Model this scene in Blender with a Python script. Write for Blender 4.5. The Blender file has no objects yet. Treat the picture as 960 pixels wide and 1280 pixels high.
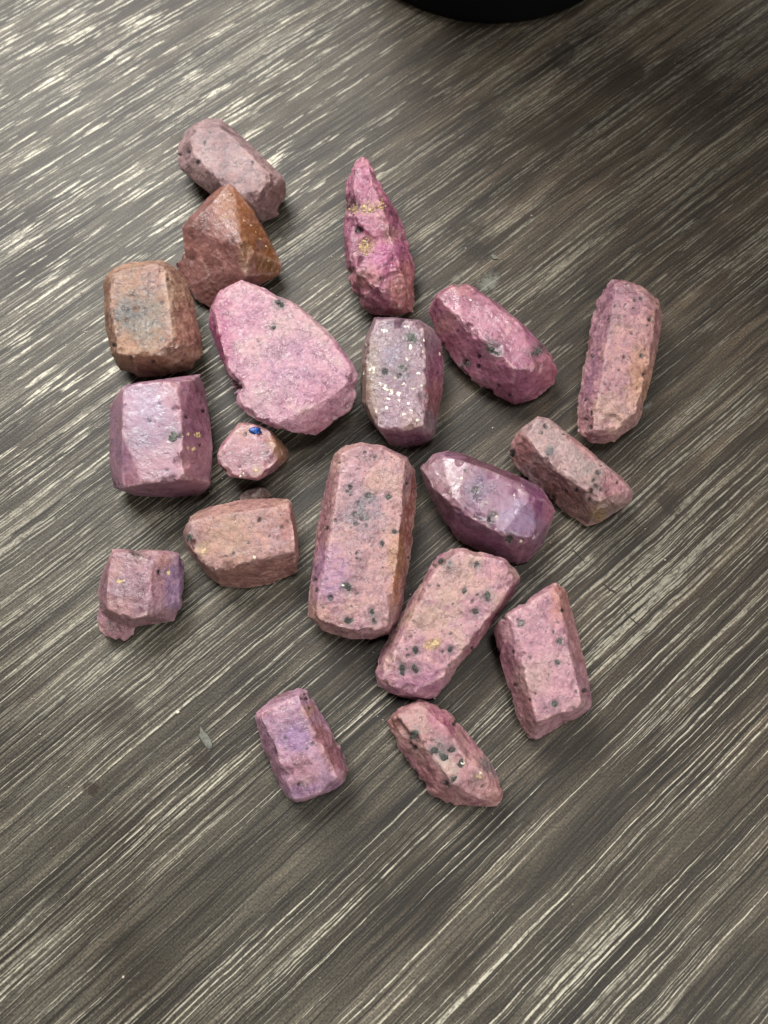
import bpy, bmesh, math, random
import numpy as np
from mathutils import Vector, Matrix
from mathutils.bvhtree import BVHTree

# ------------------------------------------------------------------ camera
SC = bpy.context.scene
COL = SC.collection
F = 1000.0                       # focal length in photo pixels (photo 960 x 1280)
TILT = math.radians(18.0)        # off straight down
D = 0.1145                       # metres from lens to the table at the picture centre
MM = 0.001
PX = D / F                       # metres per photo pixel near the centre
CAM = np.array([0.0, -D * math.sin(TILT), D * math.cos(TILT)])

cd = bpy.data.cameras.new('camera')
cd.sensor_fit = 'VERTICAL'; cd.sensor_height = 36.0; cd.sensor_width = 27.0
cd.lens = 36.0 * F / 1280.0
cd.clip_start = 0.002; cd.clip_end = 20.0
cd.dof.use_dof = True; cd.dof.focus_distance = 0.108; cd.dof.aperture_fstop = 28.0
cam = bpy.data.objects.new('camera', cd); COL.objects.link(cam)
cam.location = CAM; cam.rotation_euler = (TILT, 0, 0)
SC.camera = cam

# ------------------------------------------------------------------ room light
w = bpy.data.worlds.new('World'); SC.world = w; w.use_nodes = True
bg = w.node_tree.nodes['Background']
bg.inputs[0].default_value = (0.92, 0.96, 1.0, 1); bg.inputs[1].default_value = 0.03

def area(name, loc, aim, sx, sy, watts, color):
    l = bpy.data.lights.new(name, 'AREA'); l.shape = 'RECTANGLE'; l.size = sx; l.size_y = sy
    l.energy = watts; l.color = color
    o = bpy.data.objects.new(name, l); COL.objects.link(o)
    o.location = loc
    o.rotation_euler = (Vector(aim) - Vector(loc)).to_track_quat('-Z', 'Y').to_euler()
    return o
area('window_light', (-0.16, 0.30, 0.36), (0, 0.0, 0), 0.26, 0.26, 4.7, (1.0, 0.985, 0.965))
area('ceiling_light', (0.10, 0.10, 0.80), (0, 0, 0), 0.22, 0.22, 2.6, (1.0, 0.985, 0.96))
area('room_light', (0.22, -0.34, 0.34), (0.03, -0.08, 0), 0.22, 0.22, 1.7, (1.0, 0.98, 0.94))

vs = SC.view_settings
vs.view_transform = 'Standard'; vs.look = 'None'; vs.exposure = 0.0; vs.gamma = 1.0
vs.use_curve_mapping = False
SC.render.film_transparent = False
SC.cycles.max_bounces = 5; SC.cycles.diffuse_bounces = 3; SC.cycles.glossy_bounces = 2
SC.cycles.use_adaptive_sampling = True; SC.cycles.adaptive_threshold = 0.02

# ------------------------------------------------------------------ helpers
_ct, _st = math.cos(TILT), math.sin(TILT)
def ray(px, py):
    x = (px - 480.0) / F; y = -(py - 640.0) / F; z = -1.0
    return np.array([x, y * _ct - z * _st, y * _st + z * _ct])
def at(px, py, z=0.0):
    d = ray(px, py); t = (z - CAM[2]) / d[2]
    return CAM + d * t
def project(P):
    q = P - CAM
    yc = q[:, 1] * _ct + q[:, 2] * _st
    zc = -q[:, 1] * _st + q[:, 2] * _ct
    return np.stack([480 + F * q[:, 0] / -zc, 640 - F * yc / -zc], 1)

def lin(c):
    c = np.array(c, float) / 255.0
    return np.where(c <= 0.04045, c / 12.92, ((c + 0.055) / 1.055) ** 2.4)
def rgba(c):
    l = lin(c); return (l[0], l[1], l[2], 1.0)

def pnoise(P, seed=0):
    """3-D gradient noise on an (n,3) array, about -1..1"""
    P = np.asarray(P, float) + seed * 17.31
    i = np.floor(P).astype(np.int64); f = P - i
    u = f * f * f * (f * (f * 6 - 15) + 10)
    def g(dx, dy, dz):
        h = ((i[:, 0] + dx) * 374761393 + (i[:, 1] + dy) * 668265263 + (i[:, 2] + dz) * 2147483647 + seed * 974711) & 0xffffffff
        h = ((h ^ (h >> 13)) * 1274126177) & 0xffffffff
        h = h ^ (h >> 16)
        a = (h & 1023) / 1023.0 * 2 * np.pi; c = ((h >> 10) & 1023) / 1023.0 * 2 - 1
        s = np.sqrt(np.maximum(0, 1 - c * c))
        return s * np.cos(a) * (f[:, 0] - dx) + s * np.sin(a) * (f[:, 1] - dy) + c * (f[:, 2] - dz)
    L = lambda a, b, t: a + (b - a) * t
    x00 = L(g(0,0,0), g(1,0,0), u[:, 0]); x10 = L(g(0,1,0), g(1,1,0), u[:, 0])
    x01 = L(g(0,0,1), g(1,0,1), u[:, 0]); x11 = L(g(0,1,1), g(1,1,1), u[:, 0])
    return 1.5 * L(L(x00, x10, u[:, 1]), L(x01, x11, u[:, 1]), u[:, 2])

class NT:
    """small helper to write node trees"""
    def __init__(s, name):
        s.m = bpy.data.materials.new(name); s.m.use_nodes = True
        s.t = s.m.node_tree; s.n = s.t.nodes; s.l = s.t.links
        s.b = s.n['Principled BSDF']
    def put(s, inp, v):
        if hasattr(v, 'is_output'): s.l.new(v, inp)
        else: inp.default_value = v
    def math(s, op, a, b=None, c=None, clamp=False):
        n = s.n.new('ShaderNodeMath'); n.operation = op; n.use_clamp = clamp
        s.put(n.inputs[0], a)
        if b is not None: s.put(n.inputs[1], b)
        if c is not None: s.put(n.inputs[2], c)
        return n.outputs[0]
    def vec(s, x, y, z):
        n = s.n.new('ShaderNodeCombineXYZ')
        for i, v in enumerate((x, y, z)): s.put(n.inputs[i], v)
        return n.outputs[0]
    def noise(s, v, scale, detail=2.0, rough=0.5, dist=0.0, lac=2.0):
        n = s.n.new('ShaderNodeTexNoise'); s.put(n.inputs['Vector'], v)
        n.inputs['Scale'].default_value = scale; n.inputs['Detail'].default_value = detail
        n.inputs['Roughness'].default_value = rough; n.inputs['Distortion'].default_value = dist
        n.inputs['Lacunarity'].default_value = lac
        return n.outputs['Fac']
    def voro(s, v, scale, out='Distance', rnd=1.0):
        n = s.n.new('ShaderNodeTexVoronoi'); s.put(n.inputs['Vector'], v)
        n.inputs['Scale'].default_value = scale; n.inputs['Randomness'].default_value = rnd
        return n.outputs['Distance'], n.outputs['Color']
    def map(s, v, a, b, c=0.0, d=1.0, smooth=True):
        n = s.n.new('ShaderNodeMapRange'); n.interpolation_type = 'SMOOTHSTEP' if smooth else 'LINEAR'
        n.clamp = True
        s.put(n.inputs[0], v)
        for i, q in enumerate((a, b, c, d)): s.put(n.inputs[i + 1], q)
        return n.outputs[0]
    def ramp(s, v, stops):
        n = s.n.new('ShaderNodeValToRGB'); s.put(n.inputs[0], v)
        e = n.color_ramp.elements
        while len(e) < len(stops): e.new(0.5)
        for k, (p, c) in enumerate(stops): e[k].position = p; e[k].color = c
        return n.outputs[0]
    def mix(s, f, a, b, mode='MIX'):
        n = s.n.new('ShaderNodeMix'); n.data_type = 'RGBA'; n.blend_type = mode; n.clamp_factor = True
        s.put(n.inputs[0], f); s.put(n.inputs[6], a); s.put(n.inputs[7], b)
        return n.outputs[2]
    def bump(s, h, strength, dist, normal=None):
        n = s.n.new('ShaderNodeBump'); s.put(n.inputs['Height'], h)
        n.inputs['Strength'].default_value = strength; n.inputs['Distance'].default_value = dist
        if normal is not None: s.l.new(normal, n.inputs['Normal'])
        return n.outputs[0]
    def objco(s):
        return s.n.new('ShaderNodeTexCoord').outputs['Object']
    def scalev(s, v, k):
        n = s.n.new('ShaderNodeVectorMath'); n.operation = 'SCALE'; s.put(n.inputs[0], v); n.inputs['Scale'].default_value = k
        return n.outputs[0]

def mesh_obj(name, verts, faces, mat, parent=None, loc=None, smooth=True):
    me = bpy.data.meshes.new(name)
    verts = np.asarray(verts, float)
    if parent is not None: verts = verts - np.array(parent.location)
    if loc is not None: verts = verts - np.array(loc)
    me.from_pydata([tuple(v) for v in verts], [], faces)
    me.update()
    if smooth: me.polygons.foreach_set('use_smooth', [True] * len(me.polygons))
    o = bpy.data.objects.new(name, me); COL.objects.link(o)
    if mat: me.materials.append(mat)
    if parent is not None: o.parent = parent
    if loc is not None: o.location = loc
    return o
def tag(o, label=None, cat=None, group=None, kind=None):
    if label: o['label'] = label
    if cat: o['category'] = cat
    if group: o['group'] = group
    if kind: o['kind'] = kind
    return o

# ------------------------------------------------------------------ table top
# direction of the grain, measured at places of the board (degrees above the picture's x axis)
GR = [(200,150,31),(60,500,34),(100,1000,43.5),(850,800,42),(800,1150,44),(850,430,41),(700,100,36),(480,700,41),(60,60,30),(400,1150,44),(300,400,35)]
rows, rhs = [], []
for gx, gy, ga in GR:
    a = math.radians(ga)
    p = at(gx, gy)[:2]; q = at(gx + 10 * math.cos(a), gy - 10 * math.sin(a))[:2]
    d = (q - p) / np.linalg.norm(q - p); n = np.array([-d[1], d[0]])
    x, y = p
    J = lambda v: [v[0], v[1], 2 * x * v[0], y * v[0] + x * v[1], 2 * y * v[1]]
    rows.append(J(d)); rhs.append(0.0)
    rows.append([0.2 * k for k in J(n)]); rhs.append(0.2)
GC = np.linalg.lstsq(np.array(rows), np.array(rhs), rcond=None)[0]

def wood_material():
    N = NT('limed_wood')
    co = N.objco()
    sp = N.n.new('ShaderNodeSeparateXYZ'); N.l.new(co, sp.inputs[0])
    X, Y = sp.outputs[0], sp.outputs[1]
    M = N.math
    xx = M('MULTIPLY', X, X); xy = M('MULTIPLY', X, Y); yy = M('MULTIPLY', Y, Y)
    u = M('MULTIPLY', X, float(GC[0]))
    for s, c in ((Y, GC[1]), (xx, GC[2]), (xy, GC[3]), (yy, GC[4])):
        u = M('MULTIPLY_ADD', s, float(c), u)
    v = M('ADD', M('MULTIPLY', X, 0.77), M('MULTIPLY', Y, 0.64))
    # gentle waver of the fibres
    wv = N.noise(N.vec(M('MULTIPLY', u, 90.0), M('MULTIPLY', v, 60.0), 3.1), 1.0, 2.5)
    u2 = M('MULTIPLY_ADD', M('SUBTRACT', wv, 0.5), 0.0008, u)
    wv2 = N.noise(N.vec(M('MULTIPLY', u, 260.0), M('MULTIPLY', v, 300.0), 9.1), 1.0, 1.0)
    u2 = M('MULTIPLY_ADD', M('SUBTRACT', wv2, 0.5), 0.00022, u2)
    g = lambda a, b, z: N.vec(M('MULTIPLY', u2, a), M('MULTIPLY', v, b), z)
    # places on the board, as metres along x / y
    left = N.map(X, 0.015, -0.045)
    upper = N.map(Y, -0.02, 0.035)
    lower = N.map(Y, 0.005, -0.045)
    # tone of the board
    tone = N.noise(g(260, 14, 0.0), 1.0, 3.0, 0.72)
    fib = N.noise(g(4200, 90, 2.0), 1.0, 2.0, 0.7)
    cloud = N.noise(co, 38.0, 2.0, 0.55)
    speck = N.noise(co, 3600.0, 1.0, 0.6)
    base = N.ramp(tone, [(0.30, rgba((36, 32, 27))), (0.50, rgba((60, 55, 46))), (0.70, rgba((90, 83, 72)))])
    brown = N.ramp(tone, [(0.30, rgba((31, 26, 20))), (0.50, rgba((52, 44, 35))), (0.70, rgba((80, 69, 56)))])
    bm = M('MULTIPLY', N.map(X, -0.045, 0.03), N.map(Y, -0.065, -0.01))  # browner wood here, its tone also carrying shade of the dim upper right
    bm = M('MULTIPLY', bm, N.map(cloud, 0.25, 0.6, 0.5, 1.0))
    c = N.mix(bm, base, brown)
    c = N.mix(N.map(cloud, 0.50, 0.68, 0.0, 0.7), c, rgba((38, 31, 24)))
    c = N.mix(M('MULTIPLY', left, N.map(cloud, 0.62, 0.35, 0.0, 0.45)), c, rgba((78, 75, 67)))
    c = N.mix(1.0, c, N.ramp(fib, [(0.28, (0.14, 0.13, 0.12, 1)), (0.5, (0.5, 0.5, 0.5, 1)), (0.72, (0.88, 0.86, 0.82, 1))]), 'OVERLAY')
    c = N.mix(0.9, c, N.ramp(speck, [(0.25, (0.22, 0.22, 0.22, 1)), (0.5, (0.5, 0.5, 0.5, 1)), (0.75, (0.78, 0.78, 0.76, 1))]), 'OVERLAY')
    # dark pores: long thin lines
    dk = N.noise(g(3000, 22, 11.0), 1.0, 1.0, 0.5)
    dmask = N.noise(g(150, 20, 12.0), 1.0, 0.0)
    dth = M('SUBTRACT', 0.575, M('MULTIPLY', M('SUBTRACT', dmask, 0.5), 0.30))
    dark = N.map(M('SUBTRACT', dk, dth), 0.0, 0.045)
    # pale lime-filled pores: short dashes on the upper left, long lines lower down
    da = N.noise(g(2300, 95, 21.0), 1.0, 1.0, 0.45)
    damask = N.noise(g(160, 30, 22.0), 1.0, 1.0)
    th = M('SUBTRACT', 0.642, M('MULTIPLY', M('SUBTRACT', damask, 0.5), 0.20))
    th = M('SUBTRACT', th, M('MULTIPLY', M('MULTIPLY', left, upper), 0.035))
    dash = N.map(M('SUBTRACT', da, th), 0.0, 0.045)
    dash = M('MULTIPLY', dash, N.map(M('ADD', M('MULTIPLY', left, 0.5), M('MULTIPLY', upper, 0.6)), 0.35, 0.95, 0.0, 1.0))
    ll = N.noise(g(2900, 17, 31.0), 1.0, 1.0, 0.5)
    llmask = N.noise(g(110, 16, 32.0), 1.0, 1.0)
    lth = M('SUBTRACT', 0.635, M('MULTIPLY', M('SUBTRACT', llmask, 0.5), 0.26))
    long_ = M('MULTIPLY', N.map(M('SUBTRACT', ll, lth), 0.0, 0.045), N.map(lower, 0.0, 1.0, 0.35, 0.9))
    lf = N.noise(g(4400, 34, 33.0), 1.0, 1.0, 0.55)
    lfth = M('SUBTRACT', 0.595, M('MULTIPLY', M('SUBTRACT', llmask, 0.5), 0.32))
    fine = M('MULTIPLY', N.map(M('SUBTRACT', lf, lfth), 0.0, 0.08), 0.50)
    pale = M('MAXIMUM', M('MAXIMUM', dash, long_), fine)
    # the lime is worn through in grains
    wear = N.noise(g(3000, 650, 41.0), 1.0, 1.0, 0.6)
    pale = M('MULTIPLY', pale, N.map(M('ADD', M('MULTIPLY', wear, 0.7), M('MULTIPLY', speck, 0.3)), 0.38, 0.56, 0.30, 1.0))
    dull = N.map(M('SUBTRACT', X, M('MULTIPLY', Y, -0.6)), 0.02, 0.075, 1.0, 0.6)  # pale lines get fainter toward the upper right
    pale = M('MULTIPLY', pale, dull)
    c = N.mix(M('MULTIPLY', dark, 0.8), c, rgba((28, 24, 19)))
    c = N.mix(M('MULTIPLY', pale, 0.85), c, rgba((196, 190, 170)))
    wobs = (N.noise(co, 600.0, 3.0, 0.75), N.noise(co, 200.0, 3.0, 0.7))
    # stains and worn patches with a shape of their own
    def spot(px, py, r, ratio, col, a, rough=0.5):
        nonlocal c
        p = at(px, py)
        dx = M('SUBTRACT', X, float(p[0])); dy = M('SUBTRACT', Y, float(p[1]))
        al = M('ADD', M('MULTIPLY', dx, 0.77), M('MULTIPLY', dy, 0.64))
        ac = M('MULTIPLY', M('SUBTRACT', M('MULTIPLY', dy, 0.77), M('MULTIPLY', dx, 0.64)), ratio)
        dist = M('SQRT', M('ADD', M('MULTIPLY', al, al), M('MULTIPLY', ac, ac)))
        wob = wobs[0] if r < 25 else wobs[1]
        dist = M('MULTIPLY_ADD', M('SUBTRACT', wob, 0.5), r * PX * 3.0, dist)
        c = N.mix(N.map(dist, r * PX, r * PX * rough, 0.0, a), c, rgba(col if col[0] > 90 else [q * 0.62 for q in col]))
    spot(835, 625, 20, 0.8, (50, 38, 26), 0.8)
    spot(590, 300, 34, 0.9, (52, 42, 30), 0.75, 0.3)
    spot(610, 352, 22, 1.6, (112, 114, 104), 0.6, 0.2)
    spot(572, 347, 16, 2.6, (108, 107, 94), 0.6, 0.2)
    spot(700, 70, 30, 1.2, (46, 40, 32), 0.7)
    spot(808, 508, 10, 1.6, (112, 118, 114), 0.7, 0.2)
    spot(145, 900, 46, 1.5, (60, 50, 38), 0.6, 0.2)
    spot(250, 945, 20, 1.3, (58, 46, 34), 0.7)
    spot(115, 985, 9, 0.8, (62, 44, 30), 0.8)
    spot(470, 1120, 44, 2.0, (62, 54, 40), 0.6, 0.2)
    spot(555, 1230, 40, 2.0, (62, 52, 38), 0.6, 0.2)
    spot(520, 1070, 60, 1.4, (70, 62, 48), 0.5, 0.1)
    spot(700, 165, 70, 1.0, (60, 49, 36), 0.5, 0.1)
    spot(880, 110, 60, 1.0, (54, 44, 34), 0.55, 0.1)
    spot(560, 660, 46, 1.3, (56, 48, 38), 0.5, 0.2)
    spot(420, 850, 50, 1.4, (58, 48, 36), 0.55, 0.2)
    spot(760, 690, 40, 1.2, (60, 50, 38), 0.5, 0.2)
    spot(600, 160, 60, 1.3, (52, 44, 34), 0.5, 0.1)
    spot(900, 300, 70, 1.2, (54, 44, 34), 0.5, 0.1)
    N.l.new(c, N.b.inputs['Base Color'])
    N.put(N.b.inputs['Roughness'], N.map(pale, 0.0, 1.0, 0.54, 0.44))
    N.b.inputs['Specular IOR Level'].default_value = 0.30
    fb = N.noise(N.vec(M('MULTIPLY', u, 3400.0), M('MULTIPLY', v, 60.0), 2.0), 1.0, 1.0, 0.65)
    h = M('ADD', M('MULTIPLY', fb, 0.6), M('MULTIPLY', speck, 0.35))
    N.l.new(N.bump(h, 0.7, 0.00016), N.b.inputs['Normal'])
    return N.m

def box_mesh(x0, x1, y0, y1, z0, z1):
    v = [(x0,y0,z0),(x1,y0,z0),(x1,y1,z0),(x0,y1,z0),(x0,y0,z1),(x1,y0,z1),(x1,y1,z1),(x0,y1,z1)]
    f = [(0,3,2,1),(4,5,6,7),(0,1,5,4),(1,2,6,5),(2,3,7,6),(3,0,4,7)]
    return v, f
v_, f_ = box_mesh(-0.35, 0.35, -0.30, 0.45, -0.022, 0.0)
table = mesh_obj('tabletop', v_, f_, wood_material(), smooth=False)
tag(table, 'grey brown wooden table top with pale limed grain', 'table', kind='structure')

# short cracks across the grain
CM = NT('crack_dark'); CM.b.inputs['Base Color'].default_value = rgba((40, 34, 27)); CM.b.inputs['Roughness'].default_value = 0.9
def crack(pts, wpx):
    rnd = random.Random(int(pts[0][0]))
    n = len(pts); vt, fc = [], []
    for k, (x, y) in enumerate(pts):
        a = pts[max(k - 1, 0)]; b = pts[min(k + 1, n - 1)]
        dx, dy = b[0] - a[0], b[1] - a[1]; L = math.hypot(dx, dy) or 1
        ww = 0.75 * wpx * (0.25 if k in (0, n - 1) else rnd.uniform(0.6, 1.2))
        vt += [at(x - dy / L * ww, y + dx / L * ww, 0.00004), at(x + dy / L * ww, y - dx / L * ww, 0.00004)]
    for k in range(n - 1): fc.append((2*k, 2*k+1, 2*k+3, 2*k+2))
    m = len(vt)
    vt += [(p[0], p[1], -0.0003) for p in vt[:m]]
    for k in range(n - 1):
        fc.append((2*k+m, 2*k+2+m, 2*k+3+m, 2*k+1+m))
        fc.append((2*k, 2*k+2, 2*k+2+m, 2*k+m)); fc.append((2*k+1, 2*k+1+m, 2*k+3+m, 2*k+3))
    mesh_obj('crack', vt, fc, CM.m, parent=table, smooth=False)
crack([(714,687),(719,690),(725,696),(729,700),(732,705)], 1.1)
crack([(752,729),(757,732),(762,737),(767,739),(771,741)], 1.3)
crack([(778,758),(781,763),(785,770),(791,775),(797,780),(800,783)], 0.9)
crack([(783,719),(788,721),(789,731),(792,737)], 0.7)
crack([(655,1024),(660,1028),(666,1033)], 0.8)

# ------------------------------------------------------------------ black cup at the top edge
CB = NT('black_glaze'); CB.b.inputs['Base Color'].default_value = (0.004, 0.004, 0.0045, 1)
cn = CB.noise(CB.objco(), 300.0, 3.0)
CB.put(CB.b.inputs['Roughness'], CB.map(cn, 0.3, 0.7, 0.42, 0.55)); CB.b.inputs['Specular IOR Level'].default_value = 0.06
def lathe(name, prof, mat, parent, nseg=96):
    vt, fc = [], []
    for r, z in prof:
        for k in range(nseg):
            a = 2 * math.pi * k / nseg
            vt.append((r * math.cos(a), r * math.sin(a), z))
    for j in range(len(prof) - 1):
        for k in range(nseg):
            fc.append((j*nseg+k, j*nseg+(k+1)%nseg, (j+1)*nseg+(k+1)%nseg, (j+1)*nseg+k))
    fc.append(tuple(range(nseg))[::-1]); fc.append(tuple((len(prof)-1)*nseg+k for k in range(nseg)))
    me = bpy.data.meshes.new(name); me.from_pydata(vt, [], fc); me.update()
    me.polygons.foreach_set('use_smooth', [len(p.vertices) == 4 for p in me.polygons])
    me.materials.append(mat)
    o = bpy.data.objects.new(name, me); COL.objects.link(o); o.parent = parent
    return o
P0 = at(618, 36, 0.0); PA = at(492, 0, 0.0); PB = at(742, 0, 0.0)
chord = np.linalg.norm(PB - PA) / 2; sag = (PA[1] + PB[1]) / 2 - P0[1]
CR = (chord**2 + sag**2) / (2 * sag)
cup = bpy.data.objects.new('black_cup', None); COL.objects.link(cup)
cup.empty_display_size = 0.01
cup.location = (P0[0], P0[1] + CR, 0.0)
tag(cup, 'round black cup cut off by the top edge, its base on the table', 'cup')
R_ = CR
lathe('body', [(R_*0.93,0.0),(R_*0.985,0.0007),(R_,0.0022),(R_,0.006),(R_*1.0,0.050),(R_*1.01,0.0950),(R_*1.0,0.0964),(R_*0.97,0.0964),(R_*0.955,0.095),(R_*0.94,0.012),(R_*0.90,0.006),(R_*0.3,0.005)], CB.m, cup)

# ------------------------------------------------------------------ stone material
def muted(c, k=0.98, g=0.75):
    m = 0.3 * c[0] + 0.5 * c[1] + 0.2 * c[2]
    r_, g_, b_ = (g * (m + (q - m) * k) for q in c)
    return (r_, g_ * 0.975, b_ * 0.99)
def stone_material(name, cols, speck=0.5, rough=0.45, sss=0.12, mott=0.5, bump=0.45, seed=0, grain=1.0, speckcol=(38, 40, 38)):
    mott = min(1.0, mott * 1.15)
    N = NT(name); M = N.math
    oc = N.objco()
    n = N.n.new('ShaderNodeVectorMath'); n.operation = 'MULTIPLY_ADD'
    N.l.new(oc, n.inputs[0]); n.inputs[1].default_value = (1000, 1000, 1000); n.inputs[2].default_value = (seed*7.3, seed*3.1, seed*5.7)
    co = n.outputs[0]                                                   # millimetres
    n1 = N.noise(co, 0.22, 3.0, 0.6, 0.4)
    n2 = N.noise(co, 0.55, 4.0, 0.7, 0.8)
    n3 = N.noise(co, 3.0, 2.0, 0.65)
    c = N.ramp(n1, [(0.38, rgba([q * 0.9 for q in cols[0]])), (0.50, rgba(cols[1])), (0.60, rgba(cols[2]))])
    at_ = N.n.new('ShaderNodeAttribute'); at_.attribute_name = 'tint'
    c = N.mix(at_.outputs['Alpha'], c, at_.outputs['Color'])
    # cloudy veining: paler, tan crust in the high spots, deeper colour in the low ones
    n5 = N.noise(co, 1.5, 3.0, 0.7, 1.2)
    c = N.mix(N.map(n2, 0.50, 0.66, 0.0, 0.7 * mott), c, rgba(cols[3]))
    c = N.mix(N.map(n5, 0.57, 0.66, 0.0, 0.45 * mott * (0.4 + 0.6 * grain)), c, rgba([min(235, q * 1.16 + 6) for q in cols[3]]))
    c = N.mix(N.map(n5, 0.42, 0.33, 0.0, 0.75 * mott * (0.4 + 0.6 * grain)), c, rgba([cols[0][0] * 0.66, cols[0][1] * 0.58, cols[0][2] * 0.60]))
    c = N.mix(mott, c, N.ramp(n2, [(0.30, (0.20, 0.15, 0.16, 1)), (0.5, (0.5, 0.5, 0.5, 1)), (0.70, (0.72, 0.70, 0.66, 1))]), 'OVERLAY')
    c = N.mix(0.32 * grain, c, N.ramp(n3, [(0.26, (0.24, 0.22, 0.23, 1)), (0.5, (0.5, 0.5, 0.5, 1)), (0.74, (0.78, 0.77, 0.74, 1))]), 'OVERLAY')
    # hairline cracks, broken up
    ve = N.n.new('ShaderNodeTexVoronoi'); ve.feature = 'DISTANCE_TO_EDGE'; ve.inputs['Scale'].default_value = 0.20
    wk = N.n.new('ShaderNodeVectorMath'); wk.operation = 'ADD'; N.l.new(co, wk.inputs[0])
    N.l.new(N.vec(M('MULTIPLY', n2, 5.0), M('MULTIPLY', n1, 6.0), M('MULTIPLY', n5, 2.5)), wk.inputs[1]); N.l.new(wk.outputs[0], ve.inputs['Vector'])
    crk = M('MULTIPLY', N.map(ve.outputs['Distance'], 0.016, 0.004), N.map(n1, 0.46, 0.58))
    c = N.mix(M('MULTIPLY', crk, 0.6), c, rgba([q * 0.42 for q in cols[0]]))
    # small dark mineral grains, ragged, in loose groups
    nv = N.n.new('ShaderNodeTexNoise'); N.l.new(co, nv.inputs['Vector']); nv.inputs['Scale'].default_value = 1.7; nv.inputs['Detail'].default_value = 2.0
    wc = N.n.new('ShaderNodeVectorMath'); wc.operation = 'MULTIPLY_ADD'; N.l.new(nv.outputs['Color'], wc.inputs[0]); wc.inputs[1].default_value = (0.9, 0.9, 0.9); N.l.new(co, wc.inputs[2])
    d2, k2 = N.voro(wc.outputs[0], 1.7)
    s2 = N.n.new('ShaderNodeSeparateColor'); N.l.new(k2, s2.inputs[0])
    size = M('MULTIPLY_ADD', s2.outputs[1], 0.24, 0.10)
    gk = M('MULTIPLY', N.map(M('SUBTRACT', d2, size), 0.06, -0.04), N.map(s2.outputs[0], 1.0 - 0.24 * speck, 1.01 - 0.24 * speck))
    gk = M('MULTIPLY', gk, N.map(s2.outputs[2], 0.0, 1.0, 0.45, 1.0))
    d3, k3 = N.voro(wc.outputs[0], 3.4)
    s3 = N.n.new('ShaderNodeSeparateColor'); N.l.new(k3, s3.inputs[0])
    pep = M('MULTIPLY', N.map(d3, 0.36, 0.22), N.map(s3.outputs[0], 1.0 - 0.20 * speck, 1.01 - 0.20 * speck))
    pep = M('MULTIPLY', pep, N.map(n1, 0.62, 0.44, 0.15, 0.8))
    gk = M('MAXIMUM', gk, pep)
    c = N.mix(M('MULTIPLY', gk, 0.85), c, rgba(speckcol))
    N.l.new(c, N.b.inputs['Base Color'])
    r = M('ADD', N.map(n2, 0.36, 0.64, rough - 0.14, rough + 0.16), M('MULTIPLY', M('SUBTRACT', n3, 0.5), 0.25))
    N.l.new(r, N.b.inputs['Roughness'])
    N.b.inputs['IOR'].default_value = 1.6
    N.b.inputs['Specular IOR Level'].default_value = 0.45
    N.b.inputs['Subsurface Weight'].default_value = min(0.5, 1.5 * sss)
    N.b.inputs['Subsurface Radius'].default_value = (1.0, 0.45, 0.55)
    N.b.inputs['Subsurface Scale'].default_value = 0.0016
    h = M('ADD', M('MULTIPLY', n5, 1.0), M('MULTIPLY', n3, 0.30))
    N.l.new(N.bump(h, bump, 0.00045), N.b.inputs['Normal'])
    return N.m

# minerals set into the stones
def plain(name, col, rough, bump=0.6, metal=0.0, col2=None, scale=2.0):
    N = NT(name)
    co = N.scalev(N.objco(), 1000.0)
    nn = N.noise(co, scale, 4.0, 0.65)
    N.l.new(N.ramp(nn, [(0.35, rgba(col)), (0.65, rgba(col2 or [min(255, k * 1.5) for k in col]))]), N.b.inputs['Base Color'])
    N.b.inputs['Roughness'].default_value = rough; N.b.inputs['Metallic'].default_value = metal
    N.l.new(N.bump(nn, bump, 0.0004), N.b.inputs['Normal'])
    return N.m
MIN = {
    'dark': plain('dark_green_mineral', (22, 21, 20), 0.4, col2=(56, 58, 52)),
    'green': plain('grey_green_mineral', (36, 40, 36), 0.4, col2=(86, 90, 80)),
    'grey': plain('grey_mineral', (72, 68, 70), 0.4, col2=(128, 120, 118)),
    'gold': plain('golden_mineral', (150, 120, 80), 0.45, col2=(206, 184, 140)),
    'pale': plain('pale_feldspar', (176, 166, 146), 0.55, col2=(216, 208, 188)),
    'sand': plain('sandy_crust', (112, 86, 52), 0.6, col2=(220, 198, 142), scale=1.6),
    'mica': plain('silvery_mica', (170, 156, 130), 0.25, 0.5, 0.0, col2=(248, 242, 228), scale=1.2),  # near white tone paints the glints on the flakes
    'blue': plain('blue_glassy_mineral', (6, 9, 16), 0.10, 0.6, 0.0, col2=(30, 84, 170), scale=1.0),
}
MNAME = {'dark': 'dark_inclusion', 'green': 'green_inclusion', 'grey': 'grey_inclusion', 'gold': 'golden_inclusion', 'pale': 'pale_inclusion', 'sand': 'sandy_patch', 'mica': 'mica_flake', 'blue': 'blue_inclusion'}

_ico = bmesh.new(); bmesh.ops.create_icosphere(_ico, subdivisions=2, radius=1.0)
ICOV = np.array([v.co[:] for v in _ico.verts]); ICOF = [tuple(v.index for v in f.verts) for f in _ico.faces]; _ico.free()
_ico = bmesh.new(); bmesh.ops.create_icosphere(_ico, subdivisions=1, radius=1.0)
ICOV1 = np.array([v.co[:] for v in _ico.verts]); ICOF1 = [tuple(v.index for v in f.verts) for f in _ico.faces]; _ico.free()

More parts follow.
